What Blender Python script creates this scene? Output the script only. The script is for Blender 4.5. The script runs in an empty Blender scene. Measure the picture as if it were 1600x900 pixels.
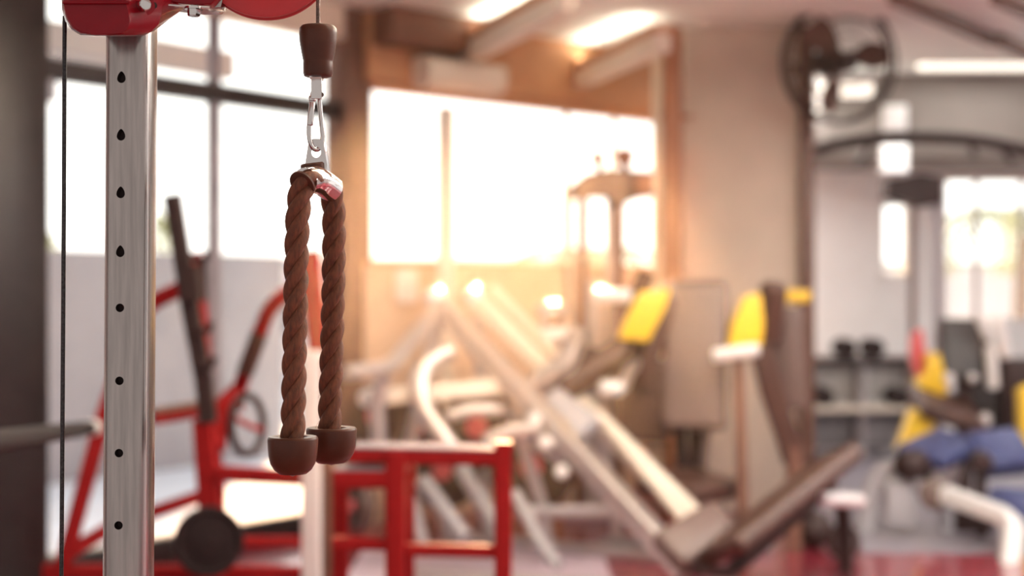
import bpy, bmesh, math, random
from mathutils import Vector, Matrix
random.seed(7)
C = bpy.context.scene
# ------------------------------------------------------------------ camera, world, lights
CAMZ, F, HY = 1.3, 2222.0, 455.0
cam = bpy.data.cameras.new('camera'); camo = bpy.data.objects.new('camera', cam); C.collection.objects.link(camo)
camo.location = (0, 0, CAMZ); camo.rotation_euler = (math.pi/2, 0, 0)
cam.sensor_width = 36.0; cam.lens = 36.0*F/1600; cam.shift_y = (HY-450)/1600
cam.clip_start = 0.05; cam.clip_end = 200
cam.dof.use_dof = True; cam.dof.focus_distance = 1.88; cam.dof.aperture_fstop = 2.0
C.camera = camo
C.view_settings.view_transform = 'Standard'; C.view_settings.look = 'None'
C.view_settings.gamma = 1.0; C.view_settings.use_curve_mapping = False
C.view_settings.exposure = -0.08

SUN_DIR = Vector((0.03, 1.0, 0.22)).normalized()      # towards the sun
world = bpy.data.worlds.new('sky'); C.world = world; world.use_nodes = True
nt = world.node_tree; nt.nodes.clear()
tc = nt.nodes.new('ShaderNodeTexCoord')
dot = nt.nodes.new('ShaderNodeVectorMath'); dot.operation = 'DOT_PRODUCT'; dot.inputs[1].default_value = SUN_DIR
nt.links.new(tc.outputs['Generated'], dot.inputs[0])
ramp = nt.nodes.new('ShaderNodeValToRGB')
ramp.color_ramp.elements[0].position = 0.0; ramp.color_ramp.elements[0].color = (0.27, 0.25, 0.24, 1)
ramp.color_ramp.elements[1].position = 1.0; ramp.color_ramp.elements[1].color = (1.0, 0.97, 0.93, 1)
e = ramp.color_ramp.elements.new(0.72); e.color = (0.66, 0.66, 0.66, 1)
e = ramp.color_ramp.elements.new(0.45); e.color = (0.29, 0.275, 0.265, 1)
ma = nt.nodes.new('ShaderNodeMath'); ma.operation = 'MULTIPLY_ADD'; ma.inputs[1].default_value = .5; ma.inputs[2].default_value = .5
nt.links.new(dot.outputs['Value'], ma.inputs[0]); nt.links.new(ma.outputs[0], ramp.inputs[0])
bg = nt.nodes.new('ShaderNodeBackground'); bg.inputs[1].default_value = 2.7
nt.links.new(ramp.outputs[0], bg.inputs[0])
wo = nt.nodes.new('ShaderNodeOutputWorld'); nt.links.new(bg.outputs[0], wo.inputs[0])
sun = bpy.data.lights.new('sun', 'SUN'); sun.energy = 38.0; sun.angle = math.radians(3); sun.color = (1.0, 0.58, 0.31)
suno = bpy.data.objects.new('sun', sun); C.collection.objects.link(suno)
suno.rotation_euler = (-SUN_DIR).to_track_quat('-Z', 'Y').to_euler()
HAZE = 0.0082
FILL_STRIP = 5
WARM, COOL = (1.0, .86, .66), (1.0, .965, .93)
FILL_LAMPS = [(x, y, w*(.35 if y < 3 else .8), WARM if x < 2 else COOL) for y in (2.0, 3.7, 5.3) for x, w in ((-.5, 14), (.9, 34), (2.7, 40), (4.8, 40))]+[(4.4, 8.6, 18, COOL), (1.62, 10.2, 24, COOL)]  # unseen lamps added to brighten the hall

# ------------------------------------------------------------------ helpers
def P(px, py, Y):
    return Vector(((px-800)/F*Y, Y, CAMZ+(HY-py)/F*Y))
def V(*a): return Vector(a)

def mat(name, col, rough=.5, metal=0.0, scale=40, var=.12, bump=.0, coat=0.0, stretch=None, emit=0.0, spec=.5):
    m = bpy.data.materials.new(name); m.use_nodes = True
    t = m.node_tree; b = t.nodes['Principled BSDF']
    b.inputs['Roughness'].default_value = rough; b.inputs['Metallic'].default_value = metal
    b.inputs['Coat Weight'].default_value = coat; b.inputs['Specular IOR Level'].default_value = spec
    co = t.nodes.new('ShaderNodeTexCoord'); mp = t.nodes.new('ShaderNodeMapping')
    if stretch: mp.inputs['Scale'].default_value = stretch
    t.links.new(co.outputs['Object'], mp.inputs[0])
    n = t.nodes.new('ShaderNodeTexNoise'); n.inputs['Scale'].default_value = scale; n.inputs['Detail'].default_value = 3
    t.links.new(mp.outputs[0], n.inputs['Vector'])
    r = t.nodes.new('ShaderNodeValToRGB')
    r.color_ramp.elements[0].color = (*[max(0, c*(1-var)) for c in col], 1); r.color_ramp.elements[0].position = .3
    r.color_ramp.elements[1].color = (*[min(1, c*(1+var)) for c in col], 1); r.color_ramp.elements[1].position = .7
    t.links.new(n.outputs['Fac'], r.inputs[0]); t.links.new(r.outputs[0], b.inputs['Base Color'])
    rr = t.nodes.new('ShaderNodeMath'); rr.operation = 'MULTIPLY_ADD'; rr.inputs[1].default_value = .12; rr.inputs[2].default_value = max(.02, rough-.06)
    t.links.new(n.outputs['Fac'], rr.inputs[0]); t.links.new(rr.outputs[0], b.inputs['Roughness'])
    if bump:
        bp = t.nodes.new('ShaderNodeBump'); bp.inputs['Strength'].default_value = bump; bp.inputs['Distance'].default_value = .002
        t.links.new(n.outputs['Fac'], bp.inputs['Height']); t.links.new(bp.outputs[0], b.inputs['Normal'])
    if emit:
        b.inputs['Emission Color'].default_value = (*col, 1); b.inputs['Emission Strength'].default_value = emit
    return m

M = dict(
    red=mat('red_paint', (.27, .013, .014), 0.65, spec=.06, var=.08),
    redhead=mat('deep_red_gloss_paint', (.22, .004, .011), .22, coat=.05, var=.06, spec=.2),
    redplastic=mat('red_plastic', (.50, .022, .026), .4, var=.05),
    chrome=mat('brushed_steel', (.34, .298, .28), .22, 1, 30, .14, .05, stretch=(6, 6, .35)),
    silver=mat('bright_silver_metal', (.52, .47, .455), .32, .75, var=.05),
    polished=mat('polished_chrome', (.58, .54, .52), .10, 1, var=.04),
    whitepaint=mat('white_paint', (.80, .78, .77), .35, var=.04, coat=.3),
    dark=mat('dark_metal', (.036, .020, .019), .45, var=.2, spec=.2),
    steelcable=mat('black_cable', (.035, .033, .034), .38, .4, 300, .6, .2),
    browncable=mat('bronze_cable', (.14, .09, .07), .35, .6, 300, .5, .2),
    rubber=mat('brown_rubber', (.080, .029, .016), .34, var=.12, bump=.05, spec=.22),
    rope=mat('brown_fibre_rope', (.138, .045, .019), .72, 0, 260, .35, .5, stretch=(1, 1, .25)),
    pad=mat('brown_grey_vinyl', (.125, .078, .068), .42, var=.06, bump=.05),
    darkpad=mat('dark_brown_vinyl', (.060, .024, .016), .45, var=.1, bump=.05),
    blackpad=mat('black_vinyl', (.024, .016, .017), .5, var=.1),
    yellow=mat('yellow_paint', (.90, .58, .035), .38, var=.05, coat=.3),
    blue=mat('navy_vinyl', (.030, .038, .115), .5, var=.1),
    grey=mat('grey_plastic', (.34, .32, .34), .4, var=.06),
    plate=mat('dark_rubber_plate', (.055, .020, .013), .6, var=.15),
    blackplate=mat('black_rubber_plate', (.024, .015, .016), .7, var=.15, spec=.15),
    pinkred=mat('faded_red_plastic', (.62, .09, .10), .4, var=.05),
    wallw=mat('white_wall_paint', (.86, .86, .87), .7, scale=6, var=.03),
    wallt=mat('tan_wall_paint', (.62, .43, .31), .7, scale=6, var=.05),
    beam=mat('brown_beam_paint', (.50, .25, .12), .6, scale=8, var=.08),
    darkbeam=mat('dark_brown_panel', (.17, .068, .036), .55, scale=8, var=.1),
    ceil=mat('cream_ceiling', (.84, .86, .80), .8, scale=4, var=.03),
    cream=mat('cream_paint', (.76, .68, .58), .6, scale=8, var=.04),
    frame=mat('dark_bronze_frame', (.028, .020, .020), .40, .3, scale=12, var=.15),
    frameb=mat('brown_bronze_frame', (.17, .080, .055), .45, .2, scale=12, var=.12),
    mull=mat('grey_mullion', (.30, .27, .30), .5, .2, scale=12, var=.1),
    pillar=mat('plaster_pillar', (.55, .455, .375), .75, scale=5, var=.05, bump=.05),
    trimb=mat('brown_trim', (.11, .048, .032), .5, scale=9, var=.1),
    pipe=mat('copper_brown_pipe', (.32, .125, .06), .42, .3, scale=9, var=.1),
    soffit=mat('grey_bulkhead', (.20, .175, .16), .75, scale=5, var=.05),
    lamp=mat('lit_lamp_diffuser', (1, .93, .80), .5, emit=1.6),
    pale=mat('pale_grey_panel', (.70, .70, .70), .6, scale=4, var=.03),
    lamp2=mat('white_lit_panel', (.96, .97, .95), .5, emit=1.0),
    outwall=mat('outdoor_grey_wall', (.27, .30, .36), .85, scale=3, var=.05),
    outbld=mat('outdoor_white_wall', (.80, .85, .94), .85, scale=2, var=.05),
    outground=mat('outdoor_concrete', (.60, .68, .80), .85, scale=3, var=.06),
    sheet=mat('matt_lavender_lit_top', (.22, .20, .23), .95, spec=0),  # lavender puts the light on the red rails' top faces into the colour
    mattblack=mat('matt_dark_grey_metal', (.035, .030, .030), .8, spec=.1),
    leaf=mat('green_leaves', (.34, .40, .24), .6, scale=20, var=.35),
    bark=mat('palm_bark', (.30, .25, .20), .8, scale=20, var=.3),
    greyfloor=mat('grey_rubber_floor', (.26, .24, .28), .35, scale=60, var=.08),
    glarefloor=mat('pale_floor_glare', (.66, .52, .61), .35, scale=40, var=.06),  # pale tone paints in the light reflected by the red floor
)
def floor_tone():
    m = mat('red_gym_floor', (.24, .026, .042), .22, scale=25, var=.12, coat=.5)
    return m
M['floor'] = floor_tone()
def glass_mat():
    m = bpy.data.materials.new('window_glass'); m.use_nodes = True
    t = m.node_tree; t.nodes.clear()
    o = t.nodes.new('ShaderNodeOutputMaterial'); mx = t.nodes.new('ShaderNodeMixShader')
    tr = t.nodes.new('ShaderNodeBsdfTransparent'); gl = t.nodes.new('ShaderNodeBsdfGlossy'); gl.inputs['Roughness'].default_value = .02
    tr.inputs[0].default_value = (.97, .98, .97, 1)
    fr = t.nodes.new('ShaderNodeFresnel'); fr.inputs[0].default_value = 1.25
    t.links.new(fr.outputs[0], mx.inputs[0]); t.links.new(tr.outputs[0], mx.inputs[1]); t.links.new(gl.outputs[0], mx.inputs[2])
    t.links.new(mx.outputs[0], o.inputs[0]); return m
M['glass'] = glass_mat()

def thing(name, label, cat, loc=(0, 0, 0), group=None):
    o = bpy.data.objects.new(name, None); C.collection.objects.link(o)
    o.location = loc; o.empty_display_size = .05
    o['label'] = label; o['category'] = cat
    if group: o['group'] = group
    return o

def obj(name, bm, m, parent=None, label=None, smooth=True):
    """world-space bmesh -> one mesh object (a child keeps its world place)"""
    me = bpy.data.meshes.new(name)
    bmesh.ops.recalc_face_normals(bm, faces=bm.faces)
    off = Vector((0, 0, 0)); p = parent
    while p is not None: off += Vector(p.location); p = p.parent
    bmesh.ops.translate(bm, verts=bm.verts, vec=-off)
    loc = Vector((0, 0, 0))
    if parent is None and len(bm.verts):
        mn = [min(v.co[i] for v in bm.verts) for i in range(3)]; mx = [max(v.co[i] for v in bm.verts) for i in range(3)]
        loc = Vector(((mn[0]+mx[0])/2, (mn[1]+mx[1])/2, mn[2])); bmesh.ops.translate(bm, verts=bm.verts, vec=-loc)
    bm.to_mesh(me); bm.free()
    o = bpy.data.objects.new(name, me); C.collection.objects.link(o); o.location = loc
    me.materials.append(M[m] if isinstance(m, str) else m)
    if smooth:
        for pl in me.polygons: pl.use_smooth = True
        try: me.set_sharp_from_angle(angle=math.radians(38))
        except Exception: pass
    if parent is not None: o.parent = parent
    if label: o['label'] = label
    return o

def tag(o, label, cat, group=None):
    o['label'] = label; o['category'] = cat
    if group: o['group'] = group
    return o

def struct(name, bm, m, parent=None):
    o = obj(name, bm, m, parent)
    if parent is None: o['kind'] = 'structure'
    return o

def join(*bms):
    out = bmesh.new()
    for b in bms:
        me = bpy.data.meshes.new('t'); b.to_mesh(me); b.free(); out.from_mesh(me); bpy.data.meshes.remove(me)
    return out

def boxf(c, ux, uy, uz, sx, sy, sz, bev=0, seg=2):
    bm = bmesh.new(); bmesh.ops.create_cube(bm, size=1)
    for v in bm.verts: v.co = Vector((v.co.x*sx, v.co.y*sy, v.co.z*sz))
    if bev: bmesh.ops.bevel(bm, geom=list(bm.edges), offset=min(bev, .49*min(sx, sy, sz)), segments=seg, profile=.5, affect='EDGES')
    Mx = Matrix((ux, uy, uz)).transposed()
    for v in bm.verts: v.co = Mx @ v.co + Vector(c)
    return bm

def box(x0, x1, y0, y1, z0, z1, bev=0, seg=2):
    return boxf(((x0+x1)/2, (y0+y1)/2, (z0+z1)/2), V(1,0,0), V(0,1,0), V(0,0,1), abs(x1-x0), abs(y1-y0), abs(z1-z0), bev, seg)

def slab(p0, p1, w, t, face=(0, -1, 0), bev=.0, seg=4):
    """padded board with centre line p0-p1, width w, thickness t, its broad side towards face"""
    p0, p1 = Vector(p0), Vector(p1); uz = (p1-p0).normalized(); f = Vector(face)
    uy = (f-f.dot(uz)*uz).normalized(); ux = uy.cross(uz)
    return boxf((p0+p1)/2, ux, uy, uz, w, t, (p1-p0).length, bev, seg)

def smooth_path(pts, n=8):
    pts = [Vector(p) for p in pts]; out = []
    ext = [2*pts[0]-pts[1]]+pts+[2*pts[-1]-pts[-2]]
    for i in range(1, len(ext)-2):
        a, b, c, d = ext[i-1:i+3]
        for k in range(n):
            t = k/n
            out.append(.5*((2*b)+(c-a)*t+(2*a-5*b+4*c-d)*t*t+(3*b-a-3*c+d)*t**3))
    out.append(pts[-1]); return out

def fillet(pts, r=.05, n=5):
    pts = [Vector(p) for p in pts]; out = [pts[0]]
    for i in range(1, len(pts)-1):
        a, b, c = pts[i-1], pts[i], pts[i+1]
        d1, d2 = (a-b), (c-b); rr = min(r, d1.length*.45, d2.length*.45)
        s, e_ = b+d1.normalized()*rr, b+d2.normalized()*rr
        for k in range(n+1):
            t = k/n; out.append((1-t)**2*s+2*t*(1-t)*b+t*t*e_)
    out.append(pts[-1]); return out

def sweep(pts, prof, up=(0, 0, 1), radii=None, closed=False):
    pts = [Vector(p) for p in pts]; n = len(pts); bm = bmesh.new(); rings = []
    tan = []
    for i in range(n):
        if closed: a, b = pts[i-1], pts[(i+1) % n]
        else: a, b = pts[max(0, i-1)], pts[min(n-1, i+1)]
        tan.append((b-a).normalized())
    u = Vector(up)
    if abs(u.dot(tan[0])) > .95: u = Vector((0, -1, 0)) if abs(tan[0].y) < .9 else Vector((1, 0, 0))
    for i in range(n):
        u = (u-u.dot(tan[i])*tan[i]).normalized(); s = tan[i].cross(u); k = 1
        if 0 < i < n-1 or closed:
            a = (pts[i]-pts[i-1]).normalized(); b = (pts[(i+1) % n]-pts[i]).normalized()
            k = 1/max(.6, math.cos(a.angle(b, 0)/2))
        r = radii[i] if radii else 1
        rings.append([bm.verts.new(pts[i]+(s*x+u*y)*r*(k if k < 1.2 else 1)) for x, y in prof])
    m = len(prof)
    for i in range(n if closed else n-1):
        A, B = rings[i], rings[(i+1) % n]
        for j in range(m): bm.faces.new((A[j], A[(j+1) % m], B[(j+1) % m], B[j]))
    if not closed: bm.faces.new(rings[0][::-1]); bm.faces.new(rings[-1])
    return bm

def circ(r, n=14): return [(r*math.cos(2*math.pi*k/n), r*math.sin(2*math.pi*k/n)) for k in range(n)]
def rrect(w, h, r=.006, n=4):
    out = []; r = min(r, w*.45, h*.45)
    for cx, cy, a0 in ((w/2-r, h/2-r, 0), (-w/2+r, h/2-r, 90), (-w/2+r, -h/2+r, 180), (w/2-r, -h/2+r, 270)):
        for k in range(n+1):
            a = math.radians(a0+90*k/n); out.append((cx+r*math.cos(a), cy+r*math.sin(a)))
    return out
def tube(pts, r, n=14, **k): return sweep(pts, circ(r, n), **k)
def bar(pts, w, h=None, r=.006, **k): return sweep(pts, rrect(w, h or w, r), **k)

def lathe(profile, origin, axis=(0, 0, 1), n=32):
    """profile: (radius, distance along axis)"""
    ax = Vector(axis).normalized(); a = Vector((1, 0, 0)) if abs(ax.x) < .9 else Vector((0, 1, 0))
    u = (a-a.dot(ax)*ax).normalized(); w = ax.cross(u); o = Vector(origin); bm = bmesh.new(); rings = []
    for r, d in profile:
        if r < 1e-6: rings.append([bm.verts.new(o+ax*d)])
        else: rings.append([bm.verts.new(o+ax*d+(u*math.cos(2*math.pi*k/n)+w*math.sin(2*math.pi*k/n))*r) for k in range(n)])
    for A, B in zip(rings, rings[1:]):
        for k in range(n):
            k2 = (k+1) % n
            if len(A) == 1 and len(B) == 1: continue
            if len(A) == 1: bm.faces.new((A[0], B[k], B[k2]))
            elif len(B) == 1: bm.faces.new((A[k], A[k2], B[0]))
            else: bm.faces.new((A[k], A[k2], B[k2], B[k]))
    if len(rings[0]) > 1: bm.faces.new(rings[0][::-1])
    if len(rings[-1]) > 1: bm.faces.new(rings[-1])
    return bm
def cyl(p0, p1, r, n=20, bev=0):
    p0, p1 = Vector(p0), Vector(p1); L = (p1-p0).length
    b = min(bev, L*.4, r*.5)
    pr = [(r, 0), (r, L)] if not b else [(r-b, 0), (r-.3*b, .3*b), (r, b), (r, L-b), (r-.3*b, L-.3*b), (r-b, L)]
    return lathe(pr, p0, p1-p0, n)
def prism(outline, depthvec, bev=0):
    bm = bmesh.new(); d = Vector(depthvec)
    A = [bm.verts.new(Vector(p)) for p in outline]; B = [bm.verts.new(Vector(p)+d) for p in outline]; n = len(A)
    bm.faces.new(A[::-1]); bm.faces.new(B)
    for k in range(n): bm.faces.new((A[k], A[(k+1) % n], B[(k+1) % n], B[k]))
    if bev: bmesh.ops.bevel(bm, geom=list(bm.edges), offset=bev, segments=3, profile=.5, affect='EDGES')
    return bm
def loft(layers):
    bm = bmesh.new(); rings = [[bm.verts.new(Vector(p)) for p in L] for L in layers]; n = len(rings[0])
    for A, B in zip(rings, rings[1:]):
        for k in range(n): bm.faces.new((A[k], A[(k+1) % n], B[(k+1) % n], B[k]))
    bm.faces.new(rings[0][::-1]); bm.faces.new(rings[-1]); return bm

def copy_tree(o, parent=None):
    c = o.copy(); C.collection.objects.link(c)
    if parent is not None: c.parent = parent
    for ch in list(o.children): copy_tree(ch, c)
    return c

# ------------------------------------------------------------------ the setting
CEIL = 2.86
CEIL = 2.86
# left window wall: from WA to WB, then the middle window wall WB to WC
WA, WB, WC = V(-2.10, 6.30, 0), V(-.875, 7.95, 0), V(1.02, 9.62, 0)
d1 = (WB-WA).normalized(); n1 = V(d1.y, -d1.x, 0)
d2 = (WC-WB).normalized(); n2 = V(d2.y, -d2.x, 0)
Z = V(0, 0, 1)
def wbox(o, d, n, s0, s1, z0, z1, t, off=0, bev=.004):
    c = o+d*((s0+s1)/2)+n*off+Z*((z0+z1)/2)
    return boxf(c, d, n, Z, s1-s0, t, z1-z0, bev)
L1 = (WB-WA).length; L2 = (WC-WB).length
def plan(z0, z1):
    out = [V(-4.2, 3.3, z0) , V(-7, 3.3, z0), V(-7, -1, z0), V(8, -1, z0), V(8, 11.6, z0), V(1.5, 11.6, z0), V(1.5, 10.05, z0), WC+Z*z0, WB+Z*z0, WA+Z*z0]
    out[0] = WA-d1*2.2+Z*z0
    out.insert(1, WA-d1*6+Z*z0); out[2] = V(out[1].x, -1, z0); del out[3]
    return prism(out, (0, 0, z1-z0))
struct('floor', plan(-.12, 0), 'floor')
struct('trim_1', box(1.75, 8, 7.05, 11.55, -.1, 0.006), 'greyfloor')
struct('ceiling', plan(CEIL, CEIL+.12), 'ceil')
# window 1 (left shop-front)
w1 = struct('window_1', join(
    wbox(WA, d1, n1, -1.8, L1, .0, .115, .10), wbox(WA, d1, n1, -1.8, L1, 2.245, 2.335, .08)), 'frame')
struct('window_post', wbox(WA, d1, n1, -.30, .00, 0, CEIL, .16), 'frame', w1)
struct('window_post', wbox(WA, d1, n1, L1-.16, L1+.05, 0, CEIL, .16), 'frameb', w1)
mx_ = 1.02
struct('mullion', wbox(WA, d1, n1, mx_-.024, mx_+.024, .1, CEIL-.1, .06), 'mull', w1)
struct('pane', wbox(WA, d1, n1, -1.8, L1, .1, 2.26, .008, bev=0), 'glass', w1)
struct('pane', wbox(WA, d1, n1, -1.8, L1, 2.32, 2.68, .008, bev=0), 'glass', w1)
struct('wall_left', join(wbox(WA, d1, n1, -1.8, L1, -.12, .0, .16)), 'frame')
struct('trim_2', wbox(WA, d1, n1, 0.0, L1, 2.68, CEIL, .14), 'cream')
struct('wall_front', join(wbox(WA, d1, n1, -6.5, -1.8, 0, CEIL, .16)), 'wallw')
# window 2 (middle, under the brown lintel)
SILL = 1.445
struct('wall_back', wbox(WB, d2, n2, .0, L2+.3, -.1, SILL, .18), 'wallt')
w2 = struct('window_2', join(wbox(WB, d2, n2, 0, L2+.2, SILL, SILL+.022, .24), wbox(WB, d2, n2, 0, L2+.2, 2.44, 2.47, .12)), 'beam')
struct('pane', wbox(WB, d2, n2, 0, L2+.2, SILL+.02, 2.46, .008, bev=0), 'glass', w2)
for s in (1.62, 2.05):
    struct('mullion', wbox(WB, d2, n2, s-.012, s+.012, SILL+.02, 2.45, .03), 'cream', w2)
struct('trim_3', wbox(WB, d2, n2, 0, L2+.3, 2.47, CEIL, .26, .0), 'beam')
struct('trim_4', wbox(WB, d2, n2, .02, .72, 2.66, CEIL, .30, .18, .02), 'darkbeam')
# cream post standing before the wall
pp = P(697, 470, 7.9)
struct('trim_5', box(pp.x-.045, pp.x+.045, 7.86, 7.95, 0, 2.32, .012), 'cream')
# ceiling beams
for i, (a, b) in enumerate(((P(716, 92, 8.40), P(890, 2, 6.85)), (P(900, 128, 9.00), P(1036, 66, 7.80)))):
    struct('trim_%d' % (6+i), join(bar([a, b], .10, .10)), 'cream')
    o = bar([a+Z*.075, b+Z*.075], .12, .05); struct('trim_%d' % (8+i), o, 'beam')
# slim strip lights added on the two ceiling beams to brighten the ceiling
for (a, b), lab in (((P(716, 92, 8.40), P(890, 2, 6.85)), 'added fill strip along the top of the left ceiling beam'), ((P(900, 128, 9.00), P(1036, 66, 7.80)), 'added fill strip along the top of the right ceiling beam')):
    a, b = a+Z*.10, b+Z*.10; d = (b-a); d.z = 0; a.z = b.z = (a.z+b.z)/2; c = (a+b)/2
    t = thing('fill_strip', lab, 'added fill light', c)
    obj('housing', bar([a, b], .03, .012, .003), 'whitepaint', t)
    L = bpy.data.lights.new('fill_strip_lamp', 'AREA'); L.shape = 'RECTANGLE'; L.size = d.length; L.size_y = .03; L.energy = FILL_STRIP; L.color = (1, .93, .78)
    lo = bpy.data.objects.new('fill_strip_lamp', L); C.collection.objects.link(lo); lo.parent = t; lo.location = (0, 0, .012)
    lo.rotation_euler = (math.pi, 0, math.atan2(d.y, d.x))
# end post and pipe beside the pillar
struct('trim_10', box(P(1020,0,9.0).x, P(1040,0,9.0).x, 8.95, 9.05, 0, CEIL, .01), 'cream')
pr = P(1052, 0, 8.2).x
pipe = thing('pipe', 'copper-brown vertical pipe running up beside the pillar', 'pipe', (pr, 8.25, 0))
obj('pipe_run', tube([(pr, 8.25, 0), (pr, 8.25, CEIL-.03)], .058, 20), 'pipe', pipe)
for z in (2.31, 1.0):
    obj('clamp', join(cyl((pr, 8.25, z-.02), (pr, 8.25, z+.02), .068), box(pr, pr+.12, 8.235, 8.265, z-.012, z+.012, .003)), 'pipe', pipe)
# pillar
PX0, PX1 = P(1068, 0, 8.4).x, P(1262, 0, 8.4).x
struct('trim_11', box(PX0, PX1, 8.4, 9.1, 0, CEIL, .012), 'pillar')
struct('trim_12', box(PX1-.055, PX1+.03, 8.33, 8.42, 0, CEIL, .008), 'trimb')
# right-hand far wall with windows
FW = 11.5
def fx(px): return P(px, 0, FW).x
def fz(py): return P(0, py, FW).z
wins = [('window_3', 1374, 1421, 315, 436), ('window_4', 1472, 1700, 276, 502)]
xs0 = 1.15
struct('wall_right', join(
    box(xs0, fx(1374), FW, FW+.15, 0, CEIL), box(fx(1374), fx(1421), FW, FW+.15, 0, fz(436)), box(fx(1374), fx(1421), FW, FW+.15, fz(315), CEIL),
    box(fx(1421), fx(1472), FW, FW+.15, 0, CEIL), box(fx(1472), fx(1700), FW, FW+.15, 0, fz(502)), box(fx(1472), fx(1700), FW, FW+.15, fz(276), CEIL),
    box(fx(1700), 8, FW, FW+.15, 0, CEIL)), 'wallw')
for nme, a, b, c, d in wins:
    x0, x1, z1, z0 = fx(a), fx(b), fz(c), fz(d); t = .03
    w = struct(nme, join(box(x0, x0+t, FW-.02, FW+.12, z0, z1), box(x1-t, x1, FW-.02, FW+.12, z0, z1), box(x0, x1, FW-.02, FW+.12, z0, z0+t), box(x0, x1, FW-.02, FW+.12, z1-t, z1)), 'whitepaint')
    struct('pane', box(x0+t, x1-t, FW+.05, FW+.056, z0+t, z1-t), 'glass', w)
    if b-a > 100:
        for q in (1528, 1600): struct('mullion', box(fx(q)-.015, fx(q)+.015, FW+.02, FW+.08, z0, z1), 'mull', w)
SB = 10.2
struct('trim_13', box(P(1262,0,SB).x, 8, SB, FW, P(0, 243, SB).z, CEIL, .01), 'soffit')
struct('wall_east', box(7.2, 7.35, 6, 12, 0, CEIL), 'wallw')
# dark ceiling rails at the right
for i, (a, b) in enumerate(((P(1395, -5, 7.0), P(1548, 62, 8.6)), (P(1555, -5, 7.0), P(1640, 34, 7.9)), (P(1562, 62, 8.5), P(1660, 108, 9.6)))):
    struct('trim_%d' % (14+i), bar([a, b], .05, .07), 'trimb')
# ------------------------------------------------------------------ outdoors
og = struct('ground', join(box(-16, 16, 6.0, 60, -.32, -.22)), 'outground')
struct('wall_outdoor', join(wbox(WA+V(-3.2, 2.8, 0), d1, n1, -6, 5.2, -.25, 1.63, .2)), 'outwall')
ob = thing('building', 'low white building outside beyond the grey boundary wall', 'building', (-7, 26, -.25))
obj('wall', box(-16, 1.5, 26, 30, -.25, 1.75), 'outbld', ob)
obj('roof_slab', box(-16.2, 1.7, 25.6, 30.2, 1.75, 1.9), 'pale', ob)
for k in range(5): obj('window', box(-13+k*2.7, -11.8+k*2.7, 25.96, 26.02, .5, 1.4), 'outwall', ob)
cn = thing('canopy', 'pale slatted canopy outside above the left window', 'canopy', (-2.6, 7.4, -.22))
cz = 2.62
def cbox(s0, s1, o0, o1, z0, z1): return boxf(WA+d1*((s0+s1)/2)-n1*((o0+o1)/2)+Z*((z0+z1)/2), d1, n1, Z, s1-s0, abs(o1-o0), z1-z0)
for k in range(4): obj('beam', cbox(-2, L1+.2, 1.2+k*.9, 1.28+k*.9, cz, cz+.16), 'outwall', cn)
for s in (-1.5, 1.12): obj('post', cbox(s-.05, s+.05, 1.85, 1.95, -.22, cz+.13), 'pale', cn)

# foliage outside: a clump of leaf blades on stems
def leaf_clump(c, rx, rz, n, size):
    bm = bmesh.new()
    for _ in range(n):
        th = random.uniform(0, 6.28); r = random.random()**.5; z = random.uniform(0, 1)
        k = math.sin(math.pi*(.15+.8*z))
        p = Vector(c)+V(math.cos(th)*rx*r*k, math.sin(th)*rx*r*k, z*rz)
        a = V(random.gauss(0, 1), random.gauss(0, 1), random.gauss(.3, 1)).normalized(); b = a.orthogonal().normalized()
        s = size*random.uniform(.6, 1.3)
        q = [p-a*s, p+b*s*.35, p+a*s, p-b*s*.35]
        f = bm.faces.new([bm.verts.new(x) for x in q])
    return bm
for i, (px, Y, rx, rz, lab) in enumerate(((70, 12.5, .35, 1.5, 'green shrub outside behind the leftmost window post'), (255, 14.4, .45, 1.75, 'green shrub outside beyond the glass beside the steel post'))):
    c = P(px, 400, Y); c.z = -.22
    s = thing('shrub', lab, 'shrub', c)
    obj('foliage', leaf_clump(c+Z*.3, rx, rz+.25, 420, .07), 'leaf', s, smooth=False)
    obj('stem', tube([c, c+Z*.9], .02, 8), 'bark', s)
def palm(x, Y, h, lab):
    c = V(x, Y, -.22); t = thing('palm_tree', lab, 'tree', c)
    top = c+V(.1, 0, h)
    obj('trunk', tube(smooth_path([c, c+V(.06, 0, h*.5), top]), .09, 10), 'bark', t)
    for k in range(11):
        a = k*2*math.pi/11+.2; d = V(math.cos(a), math.sin(a), 0); bm = bmesh.new()
        sp = smooth_path([top, top+d*.45+Z*.28, top+d*.95+Z*.10, top+d*1.3-Z*.35], 6); s = V(-d.y, d.x, 0)
        for i in range(1, len(sp)):
            L = .34*math.sin(math.pi*(.12+.8*i/len(sp)))
            for sg in (-1, 1):
                p = sp[i]; e2 = p+s*sg*L+(sp[i]-sp[i-1]).normalized()*L*.7-Z*L*.35
                w = (sp[i]-sp[i-1])*.28
                bm.faces.new([bm.verts.new(q) for q in (p-w, p+w, e2)])
        obj('frond', join(bm, tube(sp, .012, 6)), 'leaf', t, smooth=False)
palm(P(1585, 0, 15).x, 15, 2.1, 'palm tree outside the right window')
palm(P(905, 0, 17).x, 17, 1.75, 'palm tree outside the bright middle window')
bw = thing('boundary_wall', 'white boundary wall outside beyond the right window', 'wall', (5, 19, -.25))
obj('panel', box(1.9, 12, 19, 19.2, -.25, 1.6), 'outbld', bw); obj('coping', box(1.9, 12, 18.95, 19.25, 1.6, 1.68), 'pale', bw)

# ------------------------------------------------------------------ foreground: cable machine
LEAN = .0065
def lean(bm, z0=1.3):
    for v in bm.verts: v.co.x += (v.co.z-z0)*LEAN
    return bm
root = thing('cable_machine', 'steel cable machine post with a red pulley head close to the camera', 'gym machine', (-.51, 1.9, 0))
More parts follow.
